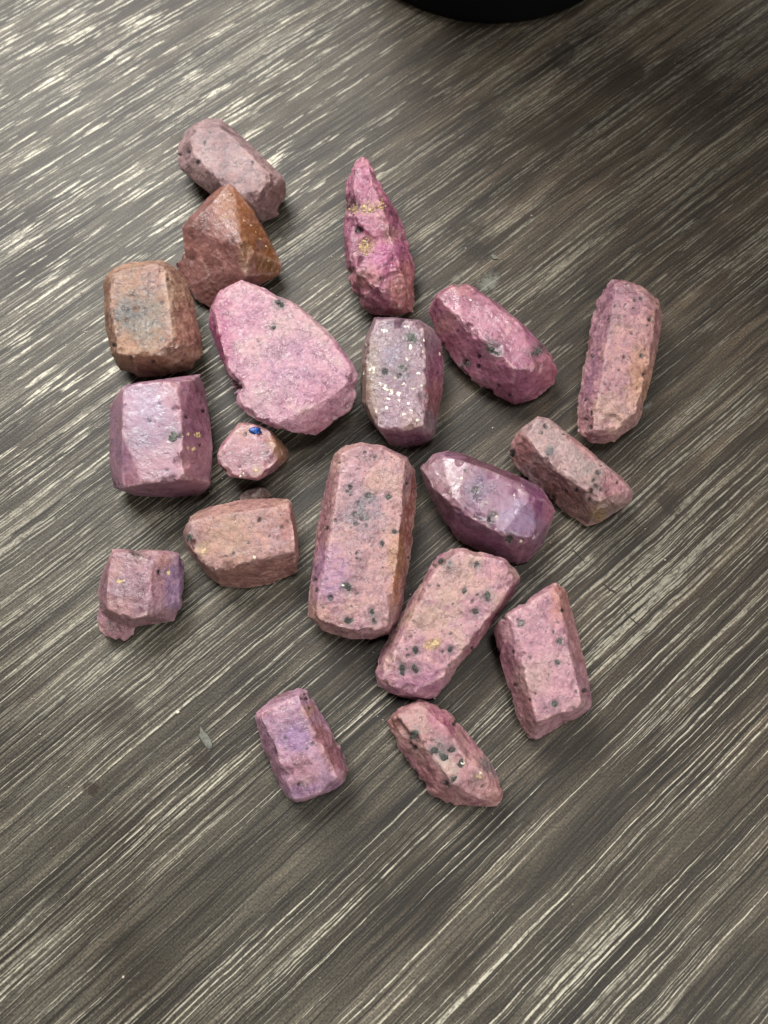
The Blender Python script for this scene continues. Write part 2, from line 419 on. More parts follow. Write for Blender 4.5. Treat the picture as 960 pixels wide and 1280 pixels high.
VOX = 0.00018
STONES = []
def stone(label, h, sil, top, cols, zs=0.45, shrink=0.80, smooth=2, amp=0.20, scale=0.30, fine=0.07, seed=1,
          spots=(), specks=(), dents=(), bits=(), group='rough crystals scattered on the table', name='rough_crystal', cat='crystal', stri=None, vox=VOX, ridge=0.5, extra=(), chips=45, **mat):
    H = h * PX
    cols = [muted(q) for q in cols]
    cols[3] = tuple(0.35 * p + 0.65 * q for p, q in zip(cols[3], cols[1]))
    spots = [(q[0], q[1], q[2], muted(q[3]), q[4] * (0.72 if q[3][0] - q[3][2] > 26 and q[3][1] > 140 else 1.0)) + tuple(q[5:]) for q in spots]
    specks = [(x, y, r_ * 0.8) for (x, y, r_) in specks]
    cx = sum(p[0] for p in sil) / len(sil); cy = sum(p[1] for p in sil) / len(sil)
    pts = [at(p[0], p[1], (p[2] if len(p) > 2 else zs) * H) for p in sil]
    pts += [at(p[0], p[1], (p[2] if len(p) > 2 else 1.0) * H) for p in top]
    pts += [at(cx + (p[0] - cx) * shrink, cy + (p[1] - cy) * shrink, 0.0) for p in sil]
    pts = np.array(pts)
    base = np.array([pts[:, 0].mean(), pts[:, 1].mean(), 0.0])
    bm = bmesh.new()
    for cloud in [pts] + [np.array([at(p[0], p[1], p[2] * H) for p in e]) for e in extra]:
        vv = [bm.verts.new((p - base) / MM) for p in cloud]
        r = bmesh.ops.convex_hull(bm, input=vv)
        junk = [g for g in set(r['geom_interior'] + r['geom_unused']) if isinstance(g, bmesh.types.BMVert) and g.is_valid]
        if junk: bmesh.ops.delete(bm, geom=junk, context='VERTS')
    bmesh.ops.recalc_face_normals(bm, faces=bm.faces)
    me = bpy.data.meshes.new('tmp'); bm.to_mesh(me); bm.free()
    tmp = bpy.data.objects.new('tmp', me); COL.objects.link(tmp)
    md = tmp.modifiers.new('r', 'REMESH'); md.mode = 'VOXEL'; md.voxel_size = vox / MM; md.adaptivity = 0.0
    dg = bpy.context.evaluated_depsgraph_get()
    m2 = bpy.data.meshes.new_from_object(tmp.evaluated_get(dg))
    bpy.data.objects.remove(tmp); bpy.data.meshes.remove(me)
    n = len(m2.vertices)
    V = np.empty(n * 3); m2.vertices.foreach_get('co', V); V = V.reshape(-1, 3)
    E = np.empty(len(m2.edges) * 2, dtype=np.int64); m2.edges.foreach_get('vertices', E); E = E.reshape(-1, 2)
    deg = np.bincount(E.ravel(), minlength=n)[:, None]
    def lap(A):
        S = np.zeros_like(A)
        np.add.at(S, E[:, 0], A[E[:, 1]]); np.add.at(S, E[:, 1], A[E[:, 0]])
        return S / deg
    for _ in range(smooth): V = V * 0.4 + lap(V) * 0.6
    edge = None
    def normals():
        m2.vertices.foreach_set('co', V.ravel()); m2.update()
        q = np.empty(n * 3); m2.vertex_normals.foreach_get('vector', q)
        return q.reshape(-1, 3)
    Nn = normals()
    conv = -((lap(V) - V) * Nn).sum(1)
    for _ in range(3): conv = conv * 0.4 + lap(conv[:, None])[:, 0] * 0.6
    edge = np.clip(conv / 0.022, 0, 1)
    # broken surface: broad hollows, angular steps, fine pitting
    d = amp * pnoise(V * scale, seed) + amp * 0.55 * pnoise(V * scale * 2.3, seed + 3)
    st = pnoise(V * np.array([0.5, 0.5, 0.5]) + 0.8 * pnoise(V * 0.25, seed + 5)[:, None], seed + 7)
    d += amp * 0.5 * (np.abs(st) - 0.3)
    d += fine * pnoise(V * 1.4, seed + 11) + fine * 0.7 * pnoise(V * 2.7, seed + 13)
    # chips knocked off the ridges: small flat scars
    rc = np.random.RandomState(seed * 13 + 5)
    cand = np.where((edge > 0.45) & (V[:, 2] > 0.15 * V[:, 2].max()))[0]
    if len(cand):
        for _ in range(chips):
            i = cand[rc.randint(len(cand))]
            nn_ = Nn[i] + rc.normal(0, 0.35, 3); nn_ /= np.linalg.norm(nn_)
            rad = rc.uniform(0.35, 1.0) * (1.0 if rc.rand() < 0.85 else 1.7); q = V - V[i]
            d2_ = (q**2).sum(1) / rad**2
            near = d2_ < 1.0
            over = q @ nn_ + rad * rc.uniform(0.06, 0.20) * (1.0 - d2_)
            mvv = near & (over > 0)
            V[mvv] -= nn_ * over[mvv][:, None]
        Nn = normals()
    if stri:
        sx, sy, sw, sl, sa, sr = stri            # striations across the crystal, around a place
        c0 = (at(sx, sy, H * 0.9) - base) / MM
        dirv = np.array([math.cos(sl), math.sin(sl), 0.0])
        q = (V - c0)
        fall = np.exp(-(q**2).sum(1) / (sr * PX / MM)**2)
        d += sa * fall * np.sin((q @ dirv) * 2 * np.pi / sw + 3.2 * pnoise(V * 0.45, seed + 21)) * (0.5 + 0.9 * pnoise(V * 0.8, seed + 23))
    V = V + Nn * d[:, None]
    W = V * MM + base
    pp = project(W)
    camd = (CAM - W); camd /= np.linalg.norm(camd, axis=1)[:, None]
    Nn = normals()
    facing = (Nn * camd).sum(1)
    for (dx, dy, dr, depth) in dents:
        q = np.hypot(pp[:, 0] - dx, pp[:, 1] - dy) / dr
        k = np.exp(-q**2 * 1.6) * depth
        c3 = np.array([V[:, 0].mean(), V[:, 1].mean(), 0.5 * V[:, 2].mean()])
        inward = c3 - V; inward /= np.linalg.norm(inward, axis=1)[:, None]
        mv = inward * 0.35 - Nn * 0.65
        sel = facing > -0.35
        V[sel] += (mv * k[:, None])[sel]
    V[:, 2] -= V[:, 2].min()
    low = V[:, 2] < 0.12
    Nn = normals()
    W = V * MM + base; pp = project(W)
    # mineral colour over the surface, with shade painted on the side facets
    tint = np.zeros((n, 4)); tint[:, :3] = lin(cols[1])
    pit = np.zeros(n)
    for (x, y, r_) in specks:
        pit = np.maximum(pit, np.clip(1.25 - np.hypot(pp[:, 0] - x, pp[:, 1] - y) / r_, 0, 1) * min(0.22, 0.05 * r_))
    V = V - Nn * (pit * (V[:, 2] > 0.3))[:, None]
    mmv = V
    wob = pnoise(mmv * 0.55, seed + 31) * 0.55 + pnoise(mmv * 1.5, seed + 33) * 0.5 + pnoise(mmv * 3.2, seed + 35) * 0.4
    halo = [(x, y, 1.5 * max(ra, rb) + 1, (84, 76, 78), 0.5, 1.0, 0.0) for (kd, x, y, ra, rb, an) in bits if kd in ('dark', 'green', 'grey')]
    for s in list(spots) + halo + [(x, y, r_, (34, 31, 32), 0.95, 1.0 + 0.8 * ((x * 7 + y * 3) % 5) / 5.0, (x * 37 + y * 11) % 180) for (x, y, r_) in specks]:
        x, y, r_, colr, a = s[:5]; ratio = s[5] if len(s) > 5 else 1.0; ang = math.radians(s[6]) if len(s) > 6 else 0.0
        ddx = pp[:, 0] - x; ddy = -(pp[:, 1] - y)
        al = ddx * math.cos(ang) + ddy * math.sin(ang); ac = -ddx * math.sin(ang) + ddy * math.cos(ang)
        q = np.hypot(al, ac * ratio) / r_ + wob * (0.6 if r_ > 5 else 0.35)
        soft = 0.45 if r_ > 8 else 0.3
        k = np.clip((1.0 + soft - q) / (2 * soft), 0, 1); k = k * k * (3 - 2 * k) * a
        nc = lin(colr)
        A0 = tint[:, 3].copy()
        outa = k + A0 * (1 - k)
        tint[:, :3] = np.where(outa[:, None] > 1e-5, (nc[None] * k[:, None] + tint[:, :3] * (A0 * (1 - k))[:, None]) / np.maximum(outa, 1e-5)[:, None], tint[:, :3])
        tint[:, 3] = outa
    # pale bruised ridges where facets meet
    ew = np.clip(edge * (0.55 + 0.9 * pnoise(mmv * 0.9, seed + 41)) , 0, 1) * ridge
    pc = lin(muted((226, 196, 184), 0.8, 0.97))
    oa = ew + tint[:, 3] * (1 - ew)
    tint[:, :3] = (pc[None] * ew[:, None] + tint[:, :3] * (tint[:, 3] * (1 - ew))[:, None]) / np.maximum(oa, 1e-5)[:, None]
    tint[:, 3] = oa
    m2.vertices.foreach_set('co', (V * MM).ravel())
    at_ = m2.attributes.new('tint', 'FLOAT_COLOR', 'POINT')
    at_.data.foreach_set('color', tint.ravel())
    m2.polygons.foreach_set('use_smooth', [True] * len(m2.polygons))
    m2.name = name; m2.update()
    m2.materials.clear(); m2.materials.append(stone_material(name + '_stone', cols, seed=seed, **mat))
    o = bpy.data.objects.new(name, m2); COL.objects.link(o); o.location = base
    tag(o, label, cat, group)
    STONES.append(o)
    # grains set into the surface
    if bits:
        polys = [tuple(p.vertices) for p in m2.polygons]
        tree = BVHTree.FromPolygons([Vector(q) for q in W], polys)
        rnd = random.Random(seed * 91)
        for (kind, x, y, ra, rb, ang) in bits:
            dr = Vector(ray(x, y)).normalized()
            hit, nor, _, _ = tree.ray_cast(Vector(CAM), dr)
            if hit is None: continue
            # average the normal a little
            acc = Vector(nor)
            for ox, oy in ((3, 0), (-3, 0), (0, 3), (0, -3)):
                hh, nn_, _, _ = tree.ray_cast(Vector(CAM), Vector(ray(x + ox, y + oy)).normalized())
                if hh is not None: acc += nn_
            nor = acc.normalized()
            if kind == 'sand':
                allv, allf = [], []
                for _k in range(22):
                    qx, qy = rnd.gauss(0, ra * 0.55), rnd.gauss(0, rb * 0.55)
                    hh, nn_, _, _ = tree.ray_cast(Vector(CAM), Vector(ray(x + qx, y + qy)).normalized())
                    if hh is None: continue
                    gr = rnd.uniform(0.7, 1.7) * PX
                    G = ICOV1 * (1 + 0.5 * pnoise(ICOV1 * 1.4 + rnd.random() * 50, seed))[:, None] * gr
                    off = sum(len(q) for q in allv)
                    allv.append(G + np.array(hh)); allf += [tuple(i + off for i in f) for f in ICOF1]
                if allv: mesh_obj(MNAME[kind], np.concatenate(allv), allf, MIN[kind], parent=o, smooth=False)
                continue
            if (kind in ('dark', 'green', 'grey', 'gold') and max(ra, rb) > 2.7) or (kind == 'mica' and max(ra, rb) > 2.5):
                # a ragged knot of small shards lying in the surface
                allv, allf = [], []
                ca, sa = math.cos(math.radians(ang)), math.sin(math.radians(ang))
                for _k in range(9):
                    if _k == 0: qa = qb = 0.0
                    else:
                        rr = math.sqrt(rnd.random()) * 0.85; tt = rnd.uniform(0, 2 * math.pi)
                        qa, qb = rr * math.cos(tt) * ra, rr * math.sin(tt) * rb
                    qx, qy = qa * ca - qb * sa, -(qa * sa + qb * ca)
                    hh, nn_, _, _ = tree.ray_cast(Vector(CAM), Vector(ray(x + qx, y + qy)).normalized())
                    if hh is None: continue
                    nn_ = (nn_ * 0.5 + nor + (Vector((rnd.gauss(0, .3), rnd.gauss(0, .3), 0)) if kind == 'mica' else Vector((0, 0, 0)))).normalized()
                    t1 = Vector((rnd.uniform(-1, 1), rnd.uniform(-1, 1), 0)); t1 = (t1 - nn_ * t1.dot(nn_)).normalized(); t2 = nn_.cross(t1)
                    g1 = min(ra, rb) * rnd.uniform(0.28, 0.72) * PX; g2 = g1 * rnd.uniform(0.45, 1.0); g3 = g2 * 0.30
                    G = ICOV1 * (1 + 0.7 * pnoise(ICOV1 * 1.4 + rnd.random() * 50, seed))[:, None]
                    off = sum(len(q) for q in allv)
                    allv.append(np.array([list(hh + t1 * (b[0] * g1) + t2 * (b[1] * g2) + nn_ * (b[2] * g3)) for b in G]))
                    allf += [tuple(i + off for i in f) for f in ICOF1]
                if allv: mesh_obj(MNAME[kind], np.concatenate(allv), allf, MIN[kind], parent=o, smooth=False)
                continue
            if kind == 'mica':
                nor = (nor + Vector((rnd.uniform(-.25, .25), rnd.uniform(-.25, .25), 0))).normalized()
            tx = Vector((math.cos(math.radians(ang)), math.sin(math.radians(ang)), 0)); tx = (tx - nor * tx.dot(nor)).normalized()
            ty = nor.cross(tx)
            small = max(ra, rb) < 4.5
            B = (ICOV1 if small else ICOV).copy(); Fc = ICOF1 if small else ICOF
            ra, rb = ra * (1.2 if kind == 'mica' else 1.0), rb * (1.2 if kind == 'mica' else 1.0)
            jit = 1.0 + 0.6 * pnoise(B * 1.5 + rnd.random() * 50, seed) + (0.35 * pnoise(B * 3.1 + rnd.random() * 50, seed + 2))
            B = B * jit[:, None]
            th = {'mica': 0.10, 'blue': 0.35, 'sand': 0.28, 'pale': 0.12}.get(kind, 0.12)
            loc = np.array([list(Vector(hit) + tx * (b[0] * ra * PX) + ty * (b[1] * rb * PX) + nor * (b[2] * min(ra, rb) * PX * th)) for b in B])
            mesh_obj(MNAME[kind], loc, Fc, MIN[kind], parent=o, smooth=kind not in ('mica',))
    return o

# ------------------------------------------------------------------ the crystals
stone('dull mauve rounded crystal with fine dark flecks, topmost on the left',
      68, [(231,166),(243,155),(258,148),(275,149),(290,159),(310,178),(333,203),(355,223,.55),(359,234,.5),(357,252,.3),(348,272,.08),(330,278,.08),(300,268,.3),(260,242),(240,226),(224,211),(221,192),(223,180)],
      [(238,174,.9),(248,162,.93),(275,160,.95),(296,176,1),(322,203,1),(343,223,.93),(333,226,1),(322,244,.95),(316,256,.8),(290,240,.92),(262,214,.95),(244,196,.92)],
      [(158,126,128),(178,146,146),(190,162,158),(150,128,122)], amp=.10, fine=.05, smooth=3, seed=1, speck=.7, mott=.75, sss=.06, rough=.55,
      spots=[(345,250,26,(158,116,112),.8),(335,214,18,(186,148,140),.6)], specks=[(224,193,4),(236,190,3.5),(248,203,4),(256,178,3.5),(242,163,3.5),(262,165,3),(316,203,3)],  # lower right end painted darker, as it turns from the light
      speckcol=(86,66,72))

stone('brown angular crystal with golden brown face, between mauve and big pink crystals',
      74, [(285,228,.75),(293,230,.7),(306,242),(317,259),(333,293),(352,331,.35),(352,343,.25),(327,357,.2),(290,380,.1),(265,387,.08),(243,375,.12),(236,352,.25),(233,330,.4),(229,300,.55),(228,284,.65),(237,272,.7),(265,243,.75)],
      [(264,257,1),(285,231,.98),(293,235,.95),(303,310,.98),(308,345,.62),(318,268,.75),(250,268,.92),(238,285,.8)],
      [(140,88,80),(156,104,96),(168,114,102),(160,100,84)], amp=.09, seed=2, speck=.12, mott=.35, rough=.42, smooth=0, sss=.08, bump=.4, grain=.6,
      spots=[(322,302,46,(150,92,46),.95,2.3,-60),(294,252,24,(172,112,70),.9),(336,332,16,(140,92,40),.9),(306,322,7,(196,150,104),.9,.35,0),(326,306,8,(110,72,62),.8),(262,350,26,(128,84,74),.6)],
      bits=[('gold',288,243,2.6,1.8,20),('gold',281,271,2.6,2,40),('gold',306,276,2.6,1.8,10),('gold',325,299,2.8,1.8,-30),('gold',333,308,2.6,1.8,0),('gold',314,282,2,1.5,0),('gold',320,290,2,1.5,60),('gold',336,326,2.4,1.5,30),('gold',309,327,3,1.2,60)],
      extra=[[(218,331,.2),(232,314,.35),(250,320,.6),(262,345,.5),(243,374,.1),(236,360,.2),(224,340,.05),(245,372,0),(226,342,0),(255,340,0)]],
      dents=[(240,326,6,.35)])

stone('squat tan brown crystal with a grey patch, directly above the lilac block',
      76, [(129,358),(134,344,.6),(148,333,.65),(167,328,.7),(201,327,.7),(220,334,.5),(236,353),(243,386),(253,426),(253,451,.35),(242,463,.25),(207,470,.2),(172,473,.2),(150,463,.25),(139,443,.35),(132,410)],
      [(138,347,.95),(152,338,.97),(201,331,1),(206,345,1),(211,373,1),(217,435,.96),(200,444,.97),(167,447,.95),(148,441,.92),(139,388,.97),(230,366,.72),(246,430,.62)],
      [(158,112,90),(172,130,104),(186,150,122),(150,120,96)], amp=.20, fine=.09, seed=3, speck=.5, mott=.75, rough=.5, smooth=1, sss=.05,
      spots=[(175,395,30,(138,130,116),.9,.9,60),(162,392,17,(98,98,92),.85,1.2,30),(185,418,20,(160,146,122),.6),(196,345,16,(186,140,128),.6),(232,410,22,(176,118,104),.7,.6,0),(160,440,16,(190,144,100),.7),(188,450,22,(150,98,60),.6,2,0),(210,360,6,(214,186,158),.8,.2,10),(213,400,6,(214,186,158),.7,.25,8)],
      specks=[(163,446,4.5),(143,432,4),(170,386,5),(160,388,4),(158,400,4),(192,452,3),(210,349,3),(203,378,3.5)])

stone('blocky lilac pink crystal with flat facets below the tan brown one',
      88, [(138,508),(153,483,.75),(175,478,.85),(197,476,.85),(218,475,.85),(240,472,.7),(251,468,.45),(256,482,.4),(262,516),(266,560),(264,608,.35),(250,619,.1),(220,623,.06),(170,620,.06),(142,610,.25),(136,578,.4),(137,536)],
      [(154,485,.97),(176,479,1),(200,478,1),(220,478,1),(227,527,1),(230,598,.97),(205,602,.97),(178,605,.95),(153,611,.8),(153,543,.98),(239,474,.8),(262,602,.5)],
      [(162,126,156),(176,132,152),(184,134,146),(174,142,162)], amp=.06, fine=.03, seed=4, speck=.18, mott=.45, rough=.40, smooth=0, sss=.2, bump=.22, grain=.45,
      spots=[(246,520,26,(158,98,122),.75,.6,0),(246,585,20,(176,118,124),.6,.6,0),(180,510,26,(182,158,186),.6),(200,585,30,(200,152,158),.6),(172,545,14,(160,138,156),.5),(210,614,40,(140,84,104),.6,3,0),(146,560,16,(150,112,132),.5,.3,0)],  # lower front and left strip darkened for shade on the steep faces
      specks=[(217,511,3.2),(233,521,3.5),(199,505,3),(254,514,3),(209,588,2.5),(227,544,4),(187,527,2.5),(250,556,2.5)],
      bits=[('green',217,546,6.5,6,10),('gold',247,543,5,4,20),('gold',243,562,4.5,3.5,10),('gold',236,543,3,2.4,0),('gold',235,560,2.4,3.5,0)])

stone('largest crystal, a flat pale pink slab with a notched left edge',
      66, [(263,385,.7),(276,365,.85),(302,350,.85),(333,362,.85),(372,381,.85),(390,397,.85),(410,414,.85),(438,449,.8),(448,470,.8),(445,497,.7),(438,513,.6),(423,522,.55),(410,532,.5),(394,546,.45),(372,544,.7),(342,536,.75),(313,524,.8),(297,506,.8),(290,478,.8),(286,461,.4),(272,438,.35),(262,406,.4)],
      [(268,387,1),(280,368,1),(302,353,1),(370,384,1),(406,418,.98),(434,452,.95),(440,472,.95),(410,500,.97),(378,514,.97),(345,531,.93),(316,520,.93),(302,504,.95),(290,476,1),(289,459,1),(276,425,1)],
      [(208,146,172),(222,168,186),(224,184,186),(220,192,186)], amp=.20, scale=.20, fine=.07, seed=5, speck=.05, mott=.5, rough=.38, smooth=0, sss=.32, bump=.55, grain=.6, shrink=.80,
      spots=[(372,395,34,(216,184,178),.6,.9,-50),(325,440,24,(216,184,176),.45),(302,385,28,(214,152,178),.6),(360,455,36,(196,150,176),.6),(385,490,24,(208,142,172),.6,1.6,30),(410,500,22,(206,140,164),.6),(270,425,22,(190,96,140),.85,.4,0),(325,500,20,(214,186,186),.6),(395,535,22,(206,130,150),.6)],
      specks=[(348,378,4),(352,381,4),(342,410,3.5),(345,395,2)], dents=[(293,485,11,2.2),(418,522,6,.6),(352,541,6,.4),(378,548,6,.5),(444,485,6,.5),(404,502,10,.35)],
      bits=[('dark',347,378,4.6,4,0),('dark',353,381,3.4,3.6,30),('dark',342,409,3,2.4,0)])

stone('small dusty pink crystal with a glassy blue speck, under the big slab',
      50, [(271,566,.85),(276,556,.85),(298,529,.85),(305,527,.85),(332,534,.8),(343,541,.6),(360,562,.3),(361,572,.2),(346,588,.4),(323,601,.8),(298,598,.85),(279,594,.85),(273,579,.85)],
      [(274,566),(300,531),(318,532),(336,539),(350,567),(343,578),(322,598),(298,595),(281,591),(275,579)],
      [(176,124,134),(190,136,146),(196,144,148),(186,144,134)], amp=.08, fine=.04, seed=6, speck=.28, mott=.45, rough=.40, smooth=0, shrink=.72, sss=.15, bump=.35, grain=.6,
      spots=[(303,536,10,(196,150,128),.7),(356,562,14,(150,110,76),.85,.6,40),(346,560,8,(206,160,120),.7,.4,20),(322,587,8,(206,172,140),.6)],
      specks=[(275,570,3),(338,579,3.2),(300,583,3),(307,543,3.5),(335,566,2.8)],
      bits=[('blue',319,538,7.5,4.2,-8),('mica',304,591,2,1.6,0),('mica',300,595,1.6,1.4,0),('gold',320,588,3,2.4,0)])

stone('tiny grey tan chip peeking out above the tan pink block',
      26, [(295,624,.4),(304,616,.5),(313,611,.6),(324,608,.6),(335,612,.5),(340,619,.4),(334,628,.3),(315,632,.3),(300,630,.3)],
      [(312,617,.95),(324,612,1),(333,617,.9),(320,624,.95)],
      [(150,132,124),(172,152,142),(188,166,152),(160,146,136)], amp=.14, fine=.06, seed=7, speck=.1, mott=.6, smooth=0, scale=.5, name='crystal_chip')

stone('tan pink block with shaded lower face, beside the long central crystal',
      68, [(229,664),(237,646,.7),(247,639,.6),(298,625,.55),(333,623,.55),(358,623,.6),(365,628,.65),(372,664),(375,696,.4),(372,716,.2),(344,730,.08),(296,736,.06),(278,732,.1),(255,716,.35),(239,694),(231,676)],
      [(239,651,.95),(270,646,1),(305,640,1),(344,635,1),(360,632,.97),(367,664,.95),(369,689,.92),(348,694,.95),(326,700,.96),(300,707,.96),(268,713,.92),(250,700,.9),(235,676,.92)],
      [(186,138,132),(194,148,138),(200,158,142),(192,160,130)], amp=.18, fine=.09, seed=8, speck=.5, mott=.6, rough=.5, smooth=0, sss=.08,
      spots=[(320,716,60,(160,108,96),.7,3.2,12),(285,668,26,(188,156,120),.6),(345,675,22,(200,156,160),.6),(310,632,40,(176,124,116),.6,5,12),(240,660,8,(204,168,176),.7),(254,688,9,(190,170,110),.6),(365,650,14,(190,120,116),.6,.5,0)],  # first entry paints the shade on the lower face
      specks=[(324,650,4),(353,659,4),(246,693,3),(292,692,3),(318,697,3),(366,677,2.5),(337,670,2.5)],
      bits=[('green',239,672,6.5,5,30),('mica',318,697,2.4,2,0),('gold',254,688,4,3,40)])

stone('small chunky mauve crystal with yellow spot, lowest on the far left',
      58, [(129,713,.5),(141,686,.75),(164,689,.8),(176,688,.8),(197,687,.8),(225,689,.6),(232,706),(230,736),(228,760),(218,777,.3),(192,780,.35),(165,784,.35),(140,776,.4),(126,765,.4),(122,744,.45)],
      [(140,690,.95),(165,692,.97),(190,703,1),(187,740,1),(183,770,.97),(161,774,.95),(136,762,.93),(134,735,.95),(224,694,.66),(224,750,.6)],
      [(172,128,140),(182,138,146),(192,150,146),(176,146,154)], amp=.12, fine=.06, seed=9, speck=.12, mott=.5, rough=.4, smooth=0, sss=.15,
      spots=[(222,730,18,(148,118,158),.85,.5,0),(150,755,18,(200,150,136),.6),(205,700,10,(176,118,100),.6),(150,735,14,(160,134,146),.6),(150,792,18,(176,124,132),.6),(195,735,12,(156,104,120),.5,.6,0),(185,735,4,(212,172,184),.7,.12,8)],
      specks=[(199,715,4)], extra=[[(121,777,.35),(126,795,.3),(142,800,.25),(160,803,.2),(168,793,.25),(170,775,.4),(125,750,.4),(130,792,0),(158,798,0),(126,760,0),(168,770,0),(150,770,.5)]], dents=[(170,690,7,.35)],
      bits=[('gold',151,726,6.5,3.4,8),('gold',210,716,3.2,2.8,0),('dark',140,782,4.5,1.8,-40),('dark',170,692,7,3.2,0)])

stone('tall pointed magenta crystal with sandy pockets, upper centre',
      66, [(453,199,.6),(441,206,.55),(433,232,.4),(429,262,.35),(429,294,.35),(432,336,.4),(439,365,.4),(453,387,.3),(465,394,.25),(490,398,.2),(518,393,.25),(519,345,.35),(513,327,.4),(507,310,.4),(504,280,.4),(485,248,.5),(468,220,.6),(460,203,.65)],
      [(453,202,.72),(459,206,.78),(444,212,.75),(466,235,.97),(477,262,1),(442,268,.88),(438,325,.9),(470,362,.97),(490,300,.97),(500,336,.9),(507,362,.75),(450,345,.92),(455,372,.7),(498,385,.6)],
      [(180,104,132),(196,118,146),(204,142,154),(198,136,136)], amp=.42, scale=.30, fine=.12, seed=10, speck=.12, mott=.55, rough=.36, smooth=0, sss=.2, bump=.55, chips=50,
      stri=(487,335,.75,math.radians(118),.10,34),
      extra=[[(436,272,.75),(440,268,1.0),(470,268,1.12),(485,280,1.08),(488,296,1.0),(468,298,1.0),(446,284,.98),(440,290,.6),(490,285,.4)],
             [(438,325,.8),(442,318,1.0),(470,312,1.04),(492,318,1.02),(497,340,.95),(470,352,1.0),(448,346,.98),(440,340,.6),(480,330,.5)]],
      spots=[(452,222,18,(206,134,164),.7),(436,290,26,(170,110,138),.6,.4,0),(484,320,22,(206,116,160),.8),(458,348,18,(200,150,120),.6,1.4,20),(458,306,11,(180,146,104),.8),(460,260,13,(190,156,110),.75,1.8,5),(440,258,9,(90,76,64),.8),(487,296,9,(190,134,120),.6),(505,370,20,(186,120,106),.8,.5,0),(460,380,18,(150,92,104),.6)],
      specks=[(446,215,2.6),(476,348,3),(436,341,3.5),(448,288,5)], dents=[(440,259,10,.9),(449,290,7,.8),(458,306,9,.6),(485,297,7,.35),(455,364,16,.5),(437,342,5,.5)],
      bits=[('sand',458,304,9,7,30),('sand',455,313,7,5,-20),('sand',458,261,11,4,10),('sand',476,258,4,7,0),('sand',444,262,5,4,0)])

stone('barrel shaped greyish mauve crystal with glinting mica flakes, in the centre',
      76, [(468,397,.7),(490,397,.75),(524,400,.7),(540,411,.55),(552,428),(556,462),(552,497),(543,545,.25),(534,556,.12),(510,560,.08),(487,557,.1),(473,539,.35),(460,521,.4),(451,502),(450,458),(454,427)],
      [(471,400,.97),(495,399,1),(518,402,1),(529,412,1),(532,458,1),(531,500,.98),(529,532,.95),(502,538,.94),(472,535,.9),(458,505,.82),(457,450,.9),(461,425,.92)],
      [(148,116,134),(162,132,144),(166,136,144),(164,144,138)], amp=.08, fine=.06, seed=11, speck=.20, mott=.5, rough=.34, smooth=0, sss=.16, bump=.4, grain=.6,
      spots=[(545,470,40,(164,94,122),.85,3.2,88),(546,495,14,(176,112,110),.6,.6,0),(505,548,34,(138,78,108),.85,2.6,0),(462,460,34,(156,138,112),.7,2.6,84),(458,505,18,(150,128,100),.7,.6,0),(490,445,12,(150,138,160),.6),(512,527,12,(176,146,100),.7),(500,510,24,(176,136,150),.5)],
      specks=[(514,420,4),(481,464,4.5),(459,449,3.5),(499,470,4),(548,466,2.4)],
      bits=[('green',514,424,6,6.5,60),('green',503,461,5,6.5,60),('dark',481,464,3,5,70)] +
           [('mica',x,y,a,b,g) for (x,y,a,b,g) in [(509,408,5,2.2,-10),(480,413,4.5,3,10),(513,434,4,3,20),(508,448,1.6,4.5,30),(466,463,4.5,4,-10),(482,486,3.4,4,40),(489,490,3,4,10),(498,492,4,3,-30),(505,480,4,1.8,-35),(515,486,5,1.8,-10),(499,500,2.6,2,0),(486,498,2.2,2,0),(470,513,1.6,3,10),(483,510,2,2.4,0),(523,466,2,3,30),(526,482,2.4,1.6,0),(530,425,1.6,3,0),(494,473,2,1.8,0),(511,504,3,2,20),(513,513,3,1.6,-20),(458,430,1.6,2.6,0),(455,466,2,2.6,0),(475,480,2,3,0),(528,440,1.8,2.4,0),(522,525,2.4,1.6,0),(505,518,2.4,1.8,30),(550,443,1.6,2.4,0),(548,420,2,3,30)]])

stone('plum pink crystal with two grey green spots, right of the tall pointed one',
      76, [(535,387,.4),(546,367,.65),(564,357,.7),(585,355,.7),(609,371,.65),(631,387,.65),(655,408,.65),(678,430,.6),(690,447),(698,463,.4),(692,482,.25),(670,499,.12),(643,507,.08),(623,496,.15),(585,475,.2),(567,452,.25),(550,430,.3),(540,406,.35)],
      [(547,371,.9),(566,360,.92),(586,358,.88),(651,408,.97),(579,404,.98),(609,428,1),(627,450,.97),(643,462,.96),(670,460,.93),(686,447,.72),(690,460,.55),(660,495,.35),(640,480,.7)],
      [(178,106,132),(190,122,146),(200,138,156),(196,140,146)], amp=.14, fine=.05, seed=12, speck=.25, mott=.45, rough=.34, smooth=0, sss=.18, bump=.32, grain=.5,
      stri=(638,412,.9,math.radians(40),.09,22),
      spots=[(574,362,16,(208,148,140),.7,2,-20),(556,420,34,(156,92,108),.6,1.8,-40),(600,395,26,(206,152,168),.6),(558,405,14,(176,124,116),.6),(645,485,30,(176,100,136),.6),(640,410,16,(208,146,146),.6,2,40),(692,470,16,(196,118,130),.6,.5,40),(655,420,20,(196,130,158),.5)],  # left facet tinted dark for its shaded side
      specks=[(599,446,3.5),(598,458,3.5),(582,453,5),(637,494,3),(623,482,2.8),(572,414,3),(569,398,2)], dents=[(678,492,8,.5),(696,452,5,.3)],
      bits=[('green',616,438,8,5.5,-40),('dark',623,443,4,3,-30),('dark',612,432,2.4,5,60),('green',669,440,6.5,5.5,30),('dark',676,434,4.5,3,-40),('green',582,455,5,4,0),('mica',563,354,3,2,0),('mica',548,364,2.4,1.6,40),('dark',572,354,3,2,0),('mica',588,375,1.8,1.2,0)])

